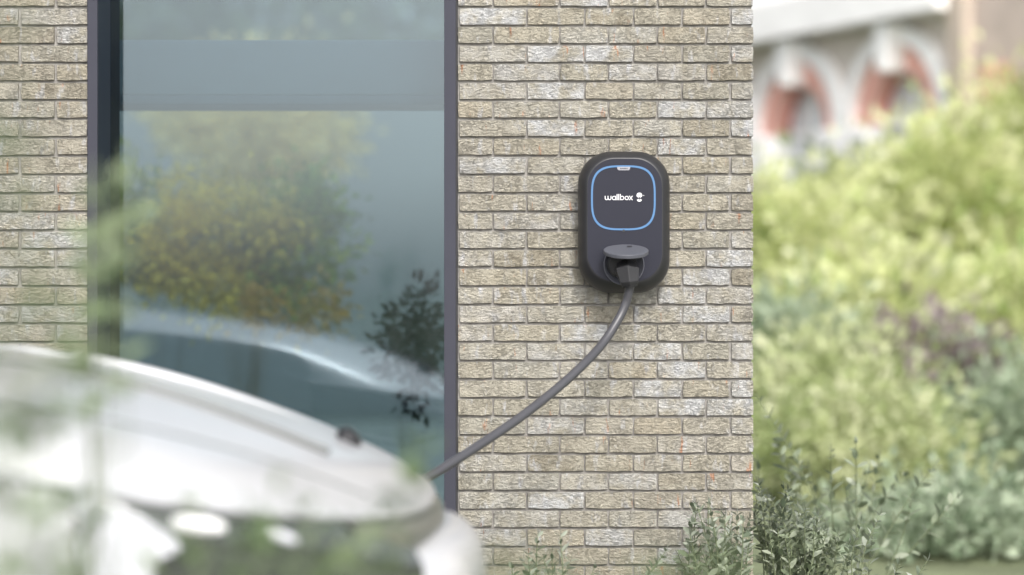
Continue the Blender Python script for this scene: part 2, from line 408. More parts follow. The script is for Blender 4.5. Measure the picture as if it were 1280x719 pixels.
mb = MB(); a = 8.4 * k
mb.rings([[(t_.x - a, y, t_.z + .001), (t_.x + a, y, t_.z + .001), (t_.x + a * .9, y, t_.z - .0052), (t_.x + a * .72, y, t_.z - .0075), (t_.x - a * .72, y, t_.z - .0075), (t_.x - a * .9, y, t_.z - .0052)] for y in (FY + .0002, FY - .0016)], True, True)
tab = mb.build('status_tab', M['tab'], chg)
mb = MB()
for i in range(6):
    x = t_.x + (-4.4 + i * 1.6) * k; mb.box(x, x + 1.0 * k, FY - .0019, FY - .0015, t_.z - .0047, t_.z - .0018)
mb.build('status_mark', M['box_body'], tab)
mb = MB(); q = Q(779.6, 288.6); mb.box(q.x - 1.2 * k, q.x + 1.2 * k, FY - .0018, FY, q.z - .003, q.z + .003); mb.build('ring_notch', M['box_body'], chg)
# lettering: strokes of constant width
def stroke(mb, pts, w, y0, y1, closed=False):
    n = len(pts); P2 = [Vector((p[0], 0, p[1])) for p in pts]
    for i in range(n if closed else n - 1):
        a, b = P2[i], P2[(i + 1) % n]; d = (b - a)
        if d.length < 1e-9: continue
        d.normalize(); nn = Vector((-d.z, 0, d.x)) * w / 2; e = d * (0 if not closed else w * .08)
        c = [a - e + nn, b + e + nn, b + e - nn, a - e - nn]
        mb.rings([[(v.x, y0, v.z) for v in c], [(v.x, y1 - i * 1e-6, v.z) for v in c]], False, True)
def arc(cx, cz, r, a0, a1, n=14): return [(cx + r * math.cos(math.radians(a0 + (a1 - a0) * i / n)), cz + r * math.sin(math.radians(a0 + (a1 - a0) * i / n))) for i in range(n + 1)]
u = 5.35 * k; w_ = .185; lt = MB(); X = 0.0; ya, yb = FY + .0001, FY - .0009
base = Q(756.0, 250.3)
def put(pts, closed=False): stroke(lt, [(base.x + (X + p[0]) * u, base.z + p[1] * u) for p in pts], w_ * u, ya, yb, closed)
h = w_ / 2
put([(h, 1)] + arc(.42, .42, .42 - h, 180, 360) + [(.84 - h, 1)]); put([(.84 - h, .5)] + arc(1.12, .42, .42 - h, 180, 360) + [(1.54 - h, 1)]); X += 1.66
put(arc(.5, .5, .5 - h, 0, 360, 20)); put([(1 - h, 1), (1 - h, 0)]); X += 1.12
put([(h, 1.42), (h, 0)]); X += .38
put([(h, 1.42), (h, 0)]); X += .38
put([(h, 1.42), (h, 0)]); put(arc(.5, .5, .5 - h, 0, 360, 20)); X += 1.08
put(arc(.5, .5, .5 - h, 0, 360, 20)); X += 1.04
put([(.05, 0), (.80, 1)]); put([(.05, 1), (.80, 0)])
lt.build('lettering', M['print'], chg)
lg = MB(); c_ = Q(799.2, 246.4); r_ = 3.55 * k
def flat(pts): lg.rings([[(c_.x + p[0] * r_, ya, c_.z + p[1] * r_) for p in pts], [(c_.x + p[0] * r_, yb, c_.z + p[1] * r_) for p in pts]], False, True)
flat(arc(0, .55, .98, -22, 202, 16) + [(-.5, -.05), (0, .2), (.5, -.05)])
flat([(.22, .1), (.44, .1), (.44, -.42), (.22, -.42)]); flat([(-.44, .1), (-.22, .1), (-.22, -.42), (-.44, -.42)])
flat(arc(0, -.72, .92, 195, 345, 12) + [(.35, -.78), (0, -.98), (-.35, -.78)])
flat([(1.25, .62), (1.75, .62), (1.75, .48), (1.25, .48)])
lg.build('logo', M['print'], chg)
# socket
sc = Q(779.8, 331.2); sr = 25.6 * k
def circ(c, r, y, n=48): return [(c.x + r * math.cos(2 * math.pi * i / n), y, c.z + r * math.sin(2 * math.pi * i / n)) for i in range(n)]
mb = MB(); mb.rings([circ(sc, sr, FY + .001), circ(sc, sr, FY - .006), circ(sc, sr * .965, FY - .0072), circ(sc, sr * .93, FY - .006), circ(sc, sr * .915, FY - .0035), circ(sc, sr * .64, FY - .0030), circ(sc, sr * .62, FY + .0002)], False, False)
sock = mb.build('socket', M['flange'], chg, smooth=True)
mb = MB(); mb.rings([circ(sc, sr * .66, FY - .0008), circ(sc, sr * .60, FY - .0012)], False, True); mb.build('socket_inner', M['black'], sock)
# flap, hinged above the socket and tilting down towards the viewer
hp = Q(781.2, 305.5); ta = math.radians(15); ax = Vector((0, -math.cos(ta), -math.sin(ta))); nz = Vector((0, -math.sin(ta), math.cos(ta)))
rl = 28.2 * k * .99; cc = Vector((hp.x, FY - .002, hp.z)) + ax * rl
def disc(r, hgt, flatback=True):
    o = []
    for i in range(56):
        a = 2 * math.pi * i / 56; e = Vector((math.cos(a), 0, 0)) * r + ax * (r * math.sin(a)); o.append(cc + e + nz * hgt)
    return o
mb = MB(); mb.rings([disc(rl * .96, -.0105), disc(rl, -.0085), disc(rl, -.0015), disc(rl * .975, 0), disc(rl * .93, .0004)], True, True)
lid = mb.build('socket_flap', M['grey_plastic'], chg, smooth=False, bevel=0)
b1 = MB(); b1.box(hp.x - 16 * k, hp.x + 16 * k, FY - .020, FY + .002, hp.z - .013, hp.z - .005); b1.build('flap_hinge', M['grey_plastic'], chg, bevel=.003)
mb = MB(); lp = cc + ax * (-rl * .55) + Vector((5 * k, 0, 0)) + nz * .0009
mb.add([lp + Vector((-.006, 0, 0)) + ax * -.006, lp + Vector((.006, 0, 0)) + ax * -.006, lp + Vector((.006, 0, 0)) + ax * .006, lp + Vector((-.006, 0, 0)) + ax * .006], [(0, 1, 2, 3)])
mb.build('latch_mark', M['black'], lid)

# ------------------------------------------------------------------ cable and plug
cab = empty('charging_cable', (sc.x, FY, sc.z)); tag(cab, 'dark grey charging cable hanging from the wall box to behind the white car', 'charging cable')
A0 = Vector((sc.x, FY + .0, sc.z)); A1 = Q(788.5, 354, -.165)
path = [A0, A0 + Vector((.001, -.028, -.002)), P(781.5, 334, -.135), P(784.5, 344, -.156), A1]
def sec(c, t, r, n, tw=0, sq=1.0):
    t = t.normalized(); a = Vector((1, 0, 0)); b = t.cross(a).normalized(); a = b.cross(t)
    return [c + (a * math.cos(q) * sq + b * math.sin(q)) * r for q in [2 * math.pi * (i + .5) / n + tw for i in range(n)]]
mb = MB(); mb.rings([sec(A0 + Vector((-.014, 0, 0)), Vector((0, -1, 0)), .030, 28), sec(A0 + Vector((-.012, -.028, 0)), Vector((0, -1, -.1)), .029, 28), sec(A0 + Vector((-.010, -.034, 0)), Vector((0, -1, -.1)), .026, 28)], True, True)
plug = mb.build('plug', M['plug'], cab, smooth=False)
g0 = Q(782.6, 322, -.118); g1 = Q(784, 338, -.163); g2 = Q(786.6, 352.5, -.172); g3 = Q(787.2, 356.5, -.168)
mb = MB(); tt = Vector((0, -.5, -.87))
mb.rings([sec(Vector((g0.x, -.118, sc.z - .008)), Vector((0, -1, -.15)), .0285, 6), sec(Vector((g0.x + .001, -.148, sc.z - .018)), Vector((0, -.9, -.6)), .0285, 6),
          sec(g1, Vector((.05, -.35, -1)), .0325, 6), sec(g2, Vector((.12, 0, -1)), .0255, 6), sec(g3, Vector((.12, .1, -1)), .0225, 6)], True, True)
grip = mb.build('grip', M['plug'], plug, bevel=.003)
mb = MB(); mb.rings([sec(g3 + Vector((0, .0005, .003)), Vector((.1, .1, -1)), .0195, 24), sec(g3 + Vector((0, .001, -.0035)), Vector((.1, .1, -1)), .0185, 24)], True, True)
mb.build('collar', M['black'], plug)
pts = [g2, g3, P(786.2, 364, -.162), P(782, 380, -.155), P(772, 401, -.165), P(753, 430, -.20), P(725, 460, -.27), P(690, 491, -.34), P(648, 523.5, -.43), P(600, 556, -.53), P(565, 578.5, -.60), P(530, 599, -.66), P(488, 616, -.71), P(440, 626, -.76), Vector((-.62, -.83, .69))]
mb = MB(); mb.tube(spline(pts, 10), .0110, 16); mb.build('cable', M['cable'], cab, smooth=True)
mb = MB(); mb.tube([(-.60, -.82, .70), (-.66, -.86, .69), (-.70, -.885, .69)], [.018, .027, .03], 14); mb.build('plug', M['plug'], cab, smooth=True)

# ------------------------------------------------------------------ white car
YC = -1.765; CS = 1.095
def ct(x, z): return x * CS, ZC - (ZC - z) * CS
car = empty('parked_car', (-2.2, YC, 0)); tag(car, 'white car with its nose towards the wall box, blurred in the foreground', 'car')
ZT = [(-4.3, .98), (-3.4, 1.03), (-2.4, 1.05), (-1.7, 1.05), (-1.25, 1.03), (-.83, .992), (-.66, .966), (-.571, .943), (-.493, .920), (-.415, .896), (-.337, .868), (-.272, .842), (-.195, .808), (-.143, .775), (-.117, .750)]
def interp(tab, x):
    if x <= tab[0][0]: return tab[0][1]
    for (a, b), (c, d) in zip(tab, tab[1:]):
        if x <= c: return b + (d - b) * (x - a) / (c - a)
    return tab[-1][1]
def net(name, rows, mat, parent=car, both=True, subs=2, thick=0.0, kind=None, sides=(-1, 1)):
    """rows of (x, h, z) with h the distance from the car's centre line; mirrored to both sides"""
    mb = MB(); m, n = len(rows), len(rows[0])
    for sg in sides:
        v = [(ct(p[0], p[2])[0], YC + sg * p[1], max(.17, ct(p[0], p[2])[1])) for r in rows for p in r]; f = []
        for i in range(m - 1):
            for j in range(n - 1):
                q = (i * n + j, i * n + j + 1, (i + 1) * n + j + 1, (i + 1) * n + j)
                f.append(q if sg < 0 else tuple(reversed(q)))
        mb.add(v, f)
    # weld the centre line
    key = {}; idx = []; nv = []
    for p in mb.v:
        kk = (round(p[0], 5), round(p[1], 5), round(p[2], 5))
        if kk not in key: key[kk] = len(nv); nv.append(p)
        idx.append(key[kk])
    mb.v = nv; mb.f = [tuple(idx[i] for i in q) for q in mb.f]
    mb.f = [q for q in mb.f if len(set(q)) == len(q)]
    o = mb.build(name, mat, parent, smooth=True)
    if thick:
        s = o.modifiers.new('t', 'SOLIDIFY'); s.thickness = thick; s.offset = 0
    if subs:
        s = o.modifiers.new('s', 'SUBSURF'); s.levels = subs; s.render_levels = subs
    return o
# (h, x of the leading edge, z there, drop below the crown)
EDGE = [(0, -.117, .748, .000), (.22, -.124, .750, .002), (.40, -.150, .757, .008), (.56, -.205, .768, .016), (.70, -.275, .782, .022), (.80, -.36, .797, .040), (.860, -.47, .815, .095), (.875, -.563, .832, .137)]
rows = []
for (hh, xl, zl, dr) in EDGE:
    r = []
    for q in [0, .14, .28, .42, .55, .66, .75, .83, .90, .955, .985, 1.0]:
        x = -1.65 + (xl + 1.65) * q
        base_z = interp(ZT, x) - dr
        tail = (interp(ZT, xl) - dr) - zl
        z = base_z - tail * max(0, (q - .66) / .34) ** 2
        h2 = hh
        r.append((x, h2, z))
    r.append((xl - .012, hh * .985, zl - .012)); r.append((xl - .05, hh * .97, zl - .020))
    rows.append(r)
net('bonnet', rows, M['paint'])
# raised strip on the bonnet with a dark pocket at its front end
st = [P(a, b, -1.60) for a, b in ((-420, 436), (-260, 428), (-120, 428), (0, 439), (70, 445), (140, 457), (200, 471), (260, 489), (320, 510), (370, 530), (408, 546), (430, 556))]
sp = spline(st, 6); mb = MB(); mb.tube(sp, [.0135 * (1 if i < len(sp) - 8 else max(.35, 1 - (i - len(sp) + 8) * .085)) for i in range(len(sp))], 12); mb.build('bonnet_strip', M['paint'], car, smooth=True)

def bonnet_point(pxx, pyy):
    best = None
    for i in range(2, 86):
        hh = i / 100; y = YC - hh; xw = P(pxx, 0, y).x; x = xw / CS
        dr = next((a[3] + (b[3] - a[3]) * (hh - a[0]) / (b[0] - a[0]) for a, b in zip(EDGE, EDGE[1:]) if hh <= b[0]), .1)
        z = ct(x, interp(ZT, x) - dr)[1]; e = abs((ZC - z) / (S * (D + y) / D) + 359.5 - pyy)
        if best is None or e < best[0]: best = (e, Vector((xw, y, z + .001)))
    return best[1]
def seal_line(pl, rad, name='strip_seal', mat=None):
    q = [bonnet_point(*p) for p in pl]; sm = [q[0]] + [(q[i - 1] + q[i] * 2 + q[i + 1]) / 4 for i in range(1, len(q) - 1)] + [q[-1]]
    mb = MB(); mb.tube(spline(sm, 5), rad, 8); mb.build(name, mat or M['seal'], car, smooth=True)
seal_line([(-60, 446), (0, 452), (70, 461), (140, 474), (200, 489), (260, 508), (320, 530), (370, 549), (412, 566)], .006)
seal_line([(-60, 494), (0, 500), (80, 514), (160, 531), (240, 549), (320, 570), (400, 596), (460, 620)], .0022, 'shut_line')
e0 = P(437, 548, -1.66); v = []
mb = MB(); rr_ = []
for a, sz in ((-.014, .2), (-.010, .7), (0, 1), (.010, .7), (.014, .2)):
    rr_.append([(e0.x + a * 1.6, e0.y - .02 + .04 * sz * math.cos(t), e0.z - a * .5 + .023 * sz * math.sin(t)) for t in [2 * math.pi * i / 16 for i in range(16)]])
mb.rings(rr_); mb.build('strip_pocket', M['black'], car, smooth=True)
# slot trim between bonnet lip and bumper
PL = [(0, -.040), (.20, -.048), (.36, -.078), (.50, -.140), (.62, -.215), (.74, -.30), (.83, -.42), (.872, -.55), (.88, -.62)]
def plan(h):
    for (a, b), (c, d) in zip(PL, PL[1:]):
        if h <= c: return b + (d - b) * (h - a) / (c - a)
    return PL[-1][1]
def edge(h):
    tab = [(e[0], e[1], e[2]) for e in EDGE]
    for a, b in zip(tab, tab[1:]):
        if h <= b[0]:
            t = (h - a[0]) / (b[0] - a[0]); return a[1] + (b[1] - a[1]) * t, a[2] + (b[2] - a[2]) * t
    return tab[-1][1:]
rows = []
for hh in (0, .15, .30, .42, .52, .60):
    ex, ez = edge(hh); bx = plan(hh)
    rows.append([(ex - .02, hh, ez - .006), (ex + .006, hh, ez - .014), ((ex + .010), hh, ez - .030), (ex + .004, hh, .690)])
net('nose_trim', rows, M['car_trim'])
rows = []
for hh, zt in ((0, .715), (.15, .715), (.30, .708), (.42, .700), (.49, .690), (.505, .672)):
    bx = plan(hh)
    rows.append([(bx - .07, hh, zt - .002), (bx - .045, hh, zt + .001), (bx - .014, hh, zt - .022), (bx, hh, zt - .06), (bx + .004, hh, .58), (bx - .004, hh, .46), (bx - .03, hh, .32), (bx - .09, hh, .22)])
net('bumper', rows, M['paint'])
rows = []
for hh in (.505, .62, .74, .83, .872, .88):
    bx = plan(hh)
    rows.append([(bx - .012, hh, .655), (bx - .004, hh, .62), (bx, hh, .52), (bx - .004, hh, .40), (bx - .03, hh, .22)])
net('bumper_corner', rows, M['paint'], sides=(-1,)); net('bumper_corner', rows, M['paint'], sides=(1,))
rows = []
for hh in (.46, .52, .60, .68, .76, .82, .862, .874):
    ex, ez = edge(hh); bx = plan(hh) - .006
    rows.append([(ex - .01, hh - .006, ez - .008), (ex + .012, hh + .002, ez - .03), ((ex + bx) / 2 + .012, hh + .008, (ez + .66) / 2), (bx + .004, hh + .006, .685), (bx, hh, .655)])
head = net('headlamp', rows, M['lamp_lens'], sides=(-1,)); net('headlamp', rows, M['lamp_lens'], sides=(1,))
def blob(name, c, ax3, mat, parent, tilt=0.0, nseg=14):
    mb = MB(); rs = []
    for k in range(1, 8):
        th = math.pi * k / 8
        ring = []
        for i in range(nseg):
            ph = 2 * math.pi * i / nseg
            p = Vector((math.cos(th) * ax3[0], math.sin(th) * math.cos(ph) * ax3[1], math.sin(th) * math.sin(ph) * ax3[2]))
            p = Matrix.Rotation(tilt, 3, 'Y') @ p; ring.append(c + p)
        rs.append(ring)
    mb.rings(rs); return mb.build(name, mat, parent, smooth=True)
blob('running_light', P(246, 656, -2.60), (.045, .012, .0125), M['lamp_white'], head, math.radians(6))
blob('running_light', P(346, 668, -2.57), (.034, .008, .008), M['lamp_pale'], head, math.radians(20))
# pale wedge at the rear of the headlamp
mb = MB(); w0 = [P(92, 616, -2.655), P(128, 622, -2.655), P(180, 650, -2.655), P(228, 682, -2.65), P(222, 690, -2.65), P(196, 702, -2.65), P(185, 760, -2.64), P(120, 790, -2.65), P(98, 690, -2.65)]
mb.rings([[p + Vector((0, .02, 0)) for p in w0], w0], True, True); mb.build('lamp_inset', M['lamp_pale'], head, bevel=.004)
# side of the body, with wheel arches
def arch(x):
    z = .24
    for wx in (-1.02, -3.50):
        d = abs(x - wx)
        if d < .385: z = max(z, .31 + math.sqrt(.385 ** 2 - d * d))
    return z
xs = [-4.32, -4.2, -4.0, -3.89, -3.86, -3.75, -3.6, -3.5, -3.35, -3.2, -3.14, -3.1, -2.8, -2.3, -1.8, -1.45, -1.41, -1.38, -1.27, -1.12, -1.02, -.9, -.77, -.68, -.66, -.63, -.563]
def hw_(x): return .875 - max(0, (-x - 3.9)) * .18
top = [(x, hw_(x), interp(ZT, x) - .137) for x in xs]
rows = [[(x, hw_(x) - .06, interp(ZT, x) - .045) for x in xs], [(x, hw_(x) - .012, interp(ZT, x) - .09) for x in xs], top]
lo = [(x, hw_(x) + .012, min(arch(x) + .06, z - .03) if arch(x) > .3 else .55) for (x, h, z) in top]
bt = [(x, hw_(x) + .006, arch(x)) for x in xs]
net('body_side', rows + [lo, bt], M['paint'], subs=1)
for hh, nm in ((.4, 'rear_panel'),):
    rr = [[(-4.32 - .05 * math.sin(t * math.pi), h, .25 + t * .70) for t in (0, .2, .4, .6, .8, 1)] for h in (0, .3, .6, .80)]
    net(nm, rr, M['paint'], subs=1)
rows = [[(x, h, interp(ZT, x) - d) for x in (-4.32, -4.0, -3.6, -3.2, -2.8, -2.3, -1.9, -1.65, -1.5)] for h, d in ((0, .02), (.3, .022), (.6, .03), (.815, .045))]
net('deck', rows, M['paint'], subs=1)
cab_rows = []
for h0, h1, z1 in ((0, 0, 1.52), (.35, .30, 1.515), (.62, .50, 1.50), (.78, .60, 1.46), (.82, .62, 1.40)):
    cab_rows.append([(-4.25, h0, 1.0), (-3.95, (h0 + h1) / 2, 1.0 + (z1 - 1) * .7), (-3.6, h1, z1), (-3.0, h1, z1 + .02), (-2.5, h1, z1), (-2.05, (h0 + h1) / 2, 1 + (z1 - 1) * .62), (-1.5, h0, 1.0)])
net('cabin_glass', cab_rows + [[(x, .83, .99) for x in (-4.25, -3.95, -3.6, -3.0, -2.5, -2.05, -1.5)]], M['car_glass'])
net('roof', [[(x, h, z + .022 - (.04 if x in (-3.85, -2.25) else 0)) for x in (-3.85, -3.55, -3.0, -2.5, -2.25)] for h, z in ((0, 1.52), (.3, 1.515), (.5, 1.49), (.57, 1.465))], M['paint'], thick=.02)
for wx in (-1.02 * CS, -3.50 * CS):
    for sg in (-1, 1):
        yw = YC + sg * .76; mb = MB(); rs = []
        for yy, r in ((-.10, .22), (-.105, .29), (-.09, .325), (0, .33), (.09, .325), (.105, .29), (.10, .22)):
            rs.append([(wx + r * math.cos(2 * math.pi * i / 40), yw + yy, .332 + r * math.sin(2 * math.pi * i / 40)) for i in range(40)])
        mb.rings(rs, True, True); wh = mb.build('wheel', M['tyre'], car, smooth=False)
        mb = MB()
        for i in range(5):
            a = 2 * math.pi * i / 5; dx, dz = math.cos(a), math.sin(a); nx_, nz_ = -dz, dx; y0, y1 = yw + sg * .095, yw + sg * .115
            c = [(wx + nx_ * .03, .332 + nz_ * .03), (wx + dx * .22 + nx_ * .022, .332 + dz * .22 + nz_ * .022), (wx + dx * .22 - nx_ * .022, .332 + dz * .22 - nz_ * .022), (wx - nx_ * .03, .332 - nz_ * .03)]
            mb.rings([[(p[0], y0, p[1]) for p in c], [(p[0], y1, p[1]) for p in c]])
        for ra, rb in ((.235, .205), (.06, .001)):
            mb.rings([[(wx + r * math.cos(2 * math.pi * i / 32), y, .332 + r * math.sin(2 * math.pi * i / 32)) for i in range(32)] for r, y in ((ra, yw + sg * .09), (ra, yw + sg * .118), (rb, yw + sg * .118), (rb, yw + sg * .09))], False, False)
        mb.build('rim', M['rim'], wh)
b_ = MB().box(-4.5, -.4, YC - .62, YC + .62, .2, .55); b_.build('underbody', M['black'], car)

# ------------------------------------------------------------------ foliage
def leaf_geo(pos, dirs, nrm, size, width=.42, fold=.18, quad=False):
    """numpy leaves: base, two shoulders, tip (and a rounder outline if quad)"""
    n = len(pos); side = np.cross(dirs, nrm); side /= np.linalg.norm(side, axis=1)[:, None] + 1e-9
    s = size[:, None]
    if not quad:
        v = np.stack([pos, pos + dirs * s * .45 + side * s * width * .5 + nrm * s * fold * .5, pos + dirs * s, pos + dirs * s * .45 - side * s * width * .5 + nrm * s * fold * .5], 1)
        f = np.array([[0, 1, 2], [0, 2, 3]])
    else:
        c = [(0, 0, 0), (.18, .7, .10), (.5, 1, .2), (.8, .62, .02), (1, 0, -.12), (.8, -.62, .02), (.5, -1, .2), (.18, -.7, .10), (.5, 0, .02)]
        v = np.stack([pos + dirs * s * a + side * s * width * .5 * b + nrm * s * fold * c_ for a, b, c_ in c], 1)
        f = np.array([[8, 0, 1], [8, 1, 2], [8, 2, 3], [8, 3, 4], [8, 4, 5], [8, 5, 6], [8, 6, 7], [8, 7, 0]])
    k = v.shape[1]
    return v.reshape(-1, 3), (f[None] + (np.arange(n) * k)[:, None, None]).reshape(-1, 3), k
def np_mesh(name, v, f, tone, mat):
    m = bpy.data.meshes.new(name); m.vertices.add(len(v)); m.vertices.foreach_set('co', v.astype(np.float32).ravel())
    m.loops.add(f.size); m.loops.foreach_set('vertex_index', f.astype(np.int32).ravel())
    m.polygons.add(len(f)); m.polygons.foreach_set('loop_start', (np.arange(len(f)) * f.shape[1]).astype(np.int32)); m.polygons.foreach_set('loop_total', np.full(len(f), f.shape[1], np.int32))
    m.update(calc_edges=True); m.validate()
    at = m.attributes.new('tone', 'FLOAT', 'POINT'); at.data.foreach_set('value', tone.astype(np.float32)); m.materials.append(mat)
    return m
def unit(a): return a / (np.linalg.norm(a, axis=1)[:, None] + 1e-9)
def clump_cloud(c, r, nclump, per, lsize, csize, tone_bias=0.0, low=-1.0):
    """leaf positions in clumps spread over the outer part of an ellipsoid with an uneven surface"""
    d = unit(rng.normal(size=(nclump, 3))); d[:, 2] = np.where(d[:, 2] < low, -d[:, 2], d[:, 2])
    rad = rng.uniform(.25, 1.0, nclump) ** .55 * rng.uniform(.82, 1.16, nclump)
    cc = np.array(c) + d * rad[:, None] * np.array(r)
    idx = np.repeat(np.arange(nclump), per)
    cs = csize * rng.uniform(.5, 1.4, nclump)
    off = rng.normal(size=(len(idx), 3)) * .55
    pos = cc[idx] + off * cs[idx][:, None]
    dirs = unit(off + d[idx] * .6 + rng.normal(size=off.shape) * .5 + np.array([0, 0, -.15]))
    nr = unit(np.cross(dirs, rng.normal(size=off.shape)) + np.array([0, -.2, .5]))
    nr = unit(nr - dirs * (nr * dirs).sum(1)[:, None])
    size = lsize * rng.uniform(.6, 1.35, len(idx))
    ct = rng.uniform(0, 1, nclump)
    tone = np.clip(ct[idx] * .78 + rng.uniform(0, .22, len(idx)) + tone_bias, 0, 1)
    return pos, dirs, nr, size, tone
def bush(name, label, cat, c, r, mat, nclump=120, per=26, lsize=.07, csize=.12, group=None, trunk=.03, parts=None, low=-1., stem=None, quad=False):
    c = Vector(c); root = empty(name, (c.x, c.y, 0)); tag(root, label, cat, group)
    for q, (mt, cen, rr, nc, pr) in enumerate([(mat, c, r, nclump, per)] + (parts or [])):
        pos, dirs, nr, size, tone = clump_cloud(cen, rr, nc, pr, lsize, csize, low=low)
        ok = pos[:, 2] > .03
        pos, dirs, nr, size, tone = [a[ok] for a in (pos, dirs, nr, size, tone)]
        v, f, k = leaf_geo(pos, dirs, nr, size, width=.55, quad=quad)
        o = link('foliage', np_mesh('foliage', v, f, np.repeat(tone, k), mt), root); o['kind'] = 'stuff'
    mb = MB(); rd = random.Random(int(abs(c.x * 100)) + 3)
    for i in range(7):
        a = rd.uniform(0, 6.28); t = rd.uniform(.3, .85)
        e = Vector((c.x + math.cos(a) * r[0] * t, c.y + math.sin(a) * r[1] * t, c.z + r[2] * rd.uniform(.1, .7)))
        b = Vector((c.x + rd.uniform(-1, 1) * trunk, c.y + rd.uniform(-1, 1) * trunk, 0)); m_ = b.lerp(e, .45) + Vector((0, 0, (e.z) * .1))
        pt = spline([b, m_, e], 4); mb.tube(pt, [trunk * (.9 - .75 * j / (len(pt) - 1)) * (1 if i == 0 else .6) for j in range(len(pt))], 6)
    mb.build('stems', stem or M['stem'], root, smooth=True)
    return root
def pxr(rx, ry, y, depth=None):
    k = S * (D + y) / D; return (rx * k, (depth if depth else rx * k * .8), ry * k)
# --- beyond the glass
RAIL = None
YT = 2.9
bush('shrub', 'olive yellow shrub seen through the window glass above the car', 'shrub', P(212, 305, YT), pxr(44, 82, YT, .25), M['lf_olive'], 26, 80, .034, .085, trunk=.0025,
     parts=[(M['lf_olive'], P(325, 262, YT - .1), pxr(66, 36, YT, .25), 17, 80), (M['lf_mid'], P(374, 312, YT), pxr(50, 74, YT, .25), 34, 62), (M['lf_mid'], P(160, 285, YT + .1), pxr(22, 76, YT, .2), 20, 70),
            (M['lf_olive'], P(262, 350, YT), pxr(80, 32, YT, .25), 18, 70), (M['lf_dark'], P(300, 340, YT + .2), pxr(70, 44, YT, .2), 12, 70), (M['lf_orange'], P(350, 386, YT - .3), pxr(80, 9, YT, .1), 9, 50)])
bush('shrub', 'small dark teal shrub seen through the glass by the right window frame', 'shrub', P(516, 425, 1.5), pxr(40, 66, 1.5, .12), M['lf_teal'], 34, 22, .036, .05, trunk=.002)
bush('tree', 'blurred cream yellow tree seen through the window glass below the beam', 'tree', P(310, 150, 7.5), pxr(115, 78, 7.5, .8), M['lf_cream'], 80, 60, .07, .14, trunk=.014)
gw = MB().box(-9, .9, 13.8, 14.05, 0, 2.85); gw_ = gw.build('garden_wall', M['render_wall'], None, bevel=.01); tag(gw_, 'tall plain blue grey rendered wall far behind the window glass', 'wall')
for i, (pxx, z) in enumerate(((150, 3.9), (330, 4.2), (510, 4.0))):
    c = P(pxx, 0, 17); tr = bush('tree', ['mid green tree above the far wall at the left side of the window glass', 'mid green tree above the far wall at the middle of the window glass', 'mid green tree above the far wall at the right side of the window glass'][i], 'tree', (c.x, 17, z), (.95, .8, 1.35), M['lf_hedge'], 110, 40, .13, .25, 'trees beyond the far wall', trunk=.09)
# --- garden at the right of the wall
bush('hedge', 'tall dark mid green hedge filling the back of the garden', 'hedge', P(1150, 420, 14.2), (2.2, .8, 1.3), M['lf_hedge'], 520, 40, .15, .26, trunk=.05)
gold = [(978, 368, 76, 100, 11.0, 'golden green bush next to the edge of the brick wall'), (1082, 335, 74, 98, 12.6, 'golden green bush in front of the two brick arches'),
        (1185, 300, 78, 110, 11.6, 'golden green bush below the tan pilaster, left of the tallest golden bush'), (1290, 240, 85, 135, 13.0, 'tallest golden green bush at the right edge of the picture')]
for (a, b, rx, ry, y, lb) in gold:
    bush('bush', lb, 'bush', P(a, b, y), pxr(rx, ry, y, .7), M['lf_gold'], 170, 70, .105, .30, 'golden bushes in the garden', trunk=.04)
bush('bush', 'low golden green bush between the blue green and the purple bushes', 'bush', P(1095, 440, 8.6), pxr(105, 75, 8.6, .6), M['lf_gold'], 90, 70, .10, .30, 'golden bushes in the garden', trunk=.03)
bush('bush', 'low golden green bush at the right edge behind the purple bush', 'bush', P(1270, 450, 8.8), pxr(80, 90, 8.8, .6), M['lf_gold'], 90, 70, .10, .30, 'golden bushes in the garden', trunk=.03)
bush('bush', 'low pale bush below the blue green bush', 'bush', P(1045, 505, 7.2), pxr(110, 62, 7.2, .5), M['lf_pale'], 80, 70, .07, .24, trunk=.03)
bush('bush', 'blue green bush below the golden bush beside the wall edge', 'bush', P(1000, 450, 8.0), pxr(66, 44, 8.0, .5), M['lf_blue'], 60, 60, .08, .22, trunk=.03)
bush('bush', 'purple leaved bush in the middle of the garden', 'bush', P(1175, 450, 7.4), pxr(78, 44, 7.4, .45), M['lf_purple'], 38, 26, .09, .15, trunk=.03)
bush('bush', 'blue green bush at the lower right below the purple one', 'bush', P(1250, 560, 6.8), pxr(90, 75, 6.8, .5), M['lf_blue'], 80, 70, .07, .22, trunk=.03)
bush('bush', 'pale variegated bush just behind the sharp leafy shrubs', 'bush', P(1060, 590, 6.2), pxr(150, 110, 6.2, .5), M['lf_pale'], 120, 80, .055, .20, trunk=.02)

bush('bush', 'grey green bush at the bottom right corner of the garden', 'bush', P(1195, 715, 3.9), pxr(150, 105, 3.9, .5), M['lf_blue'], 190, 44, .06, .13, trunk=.03)
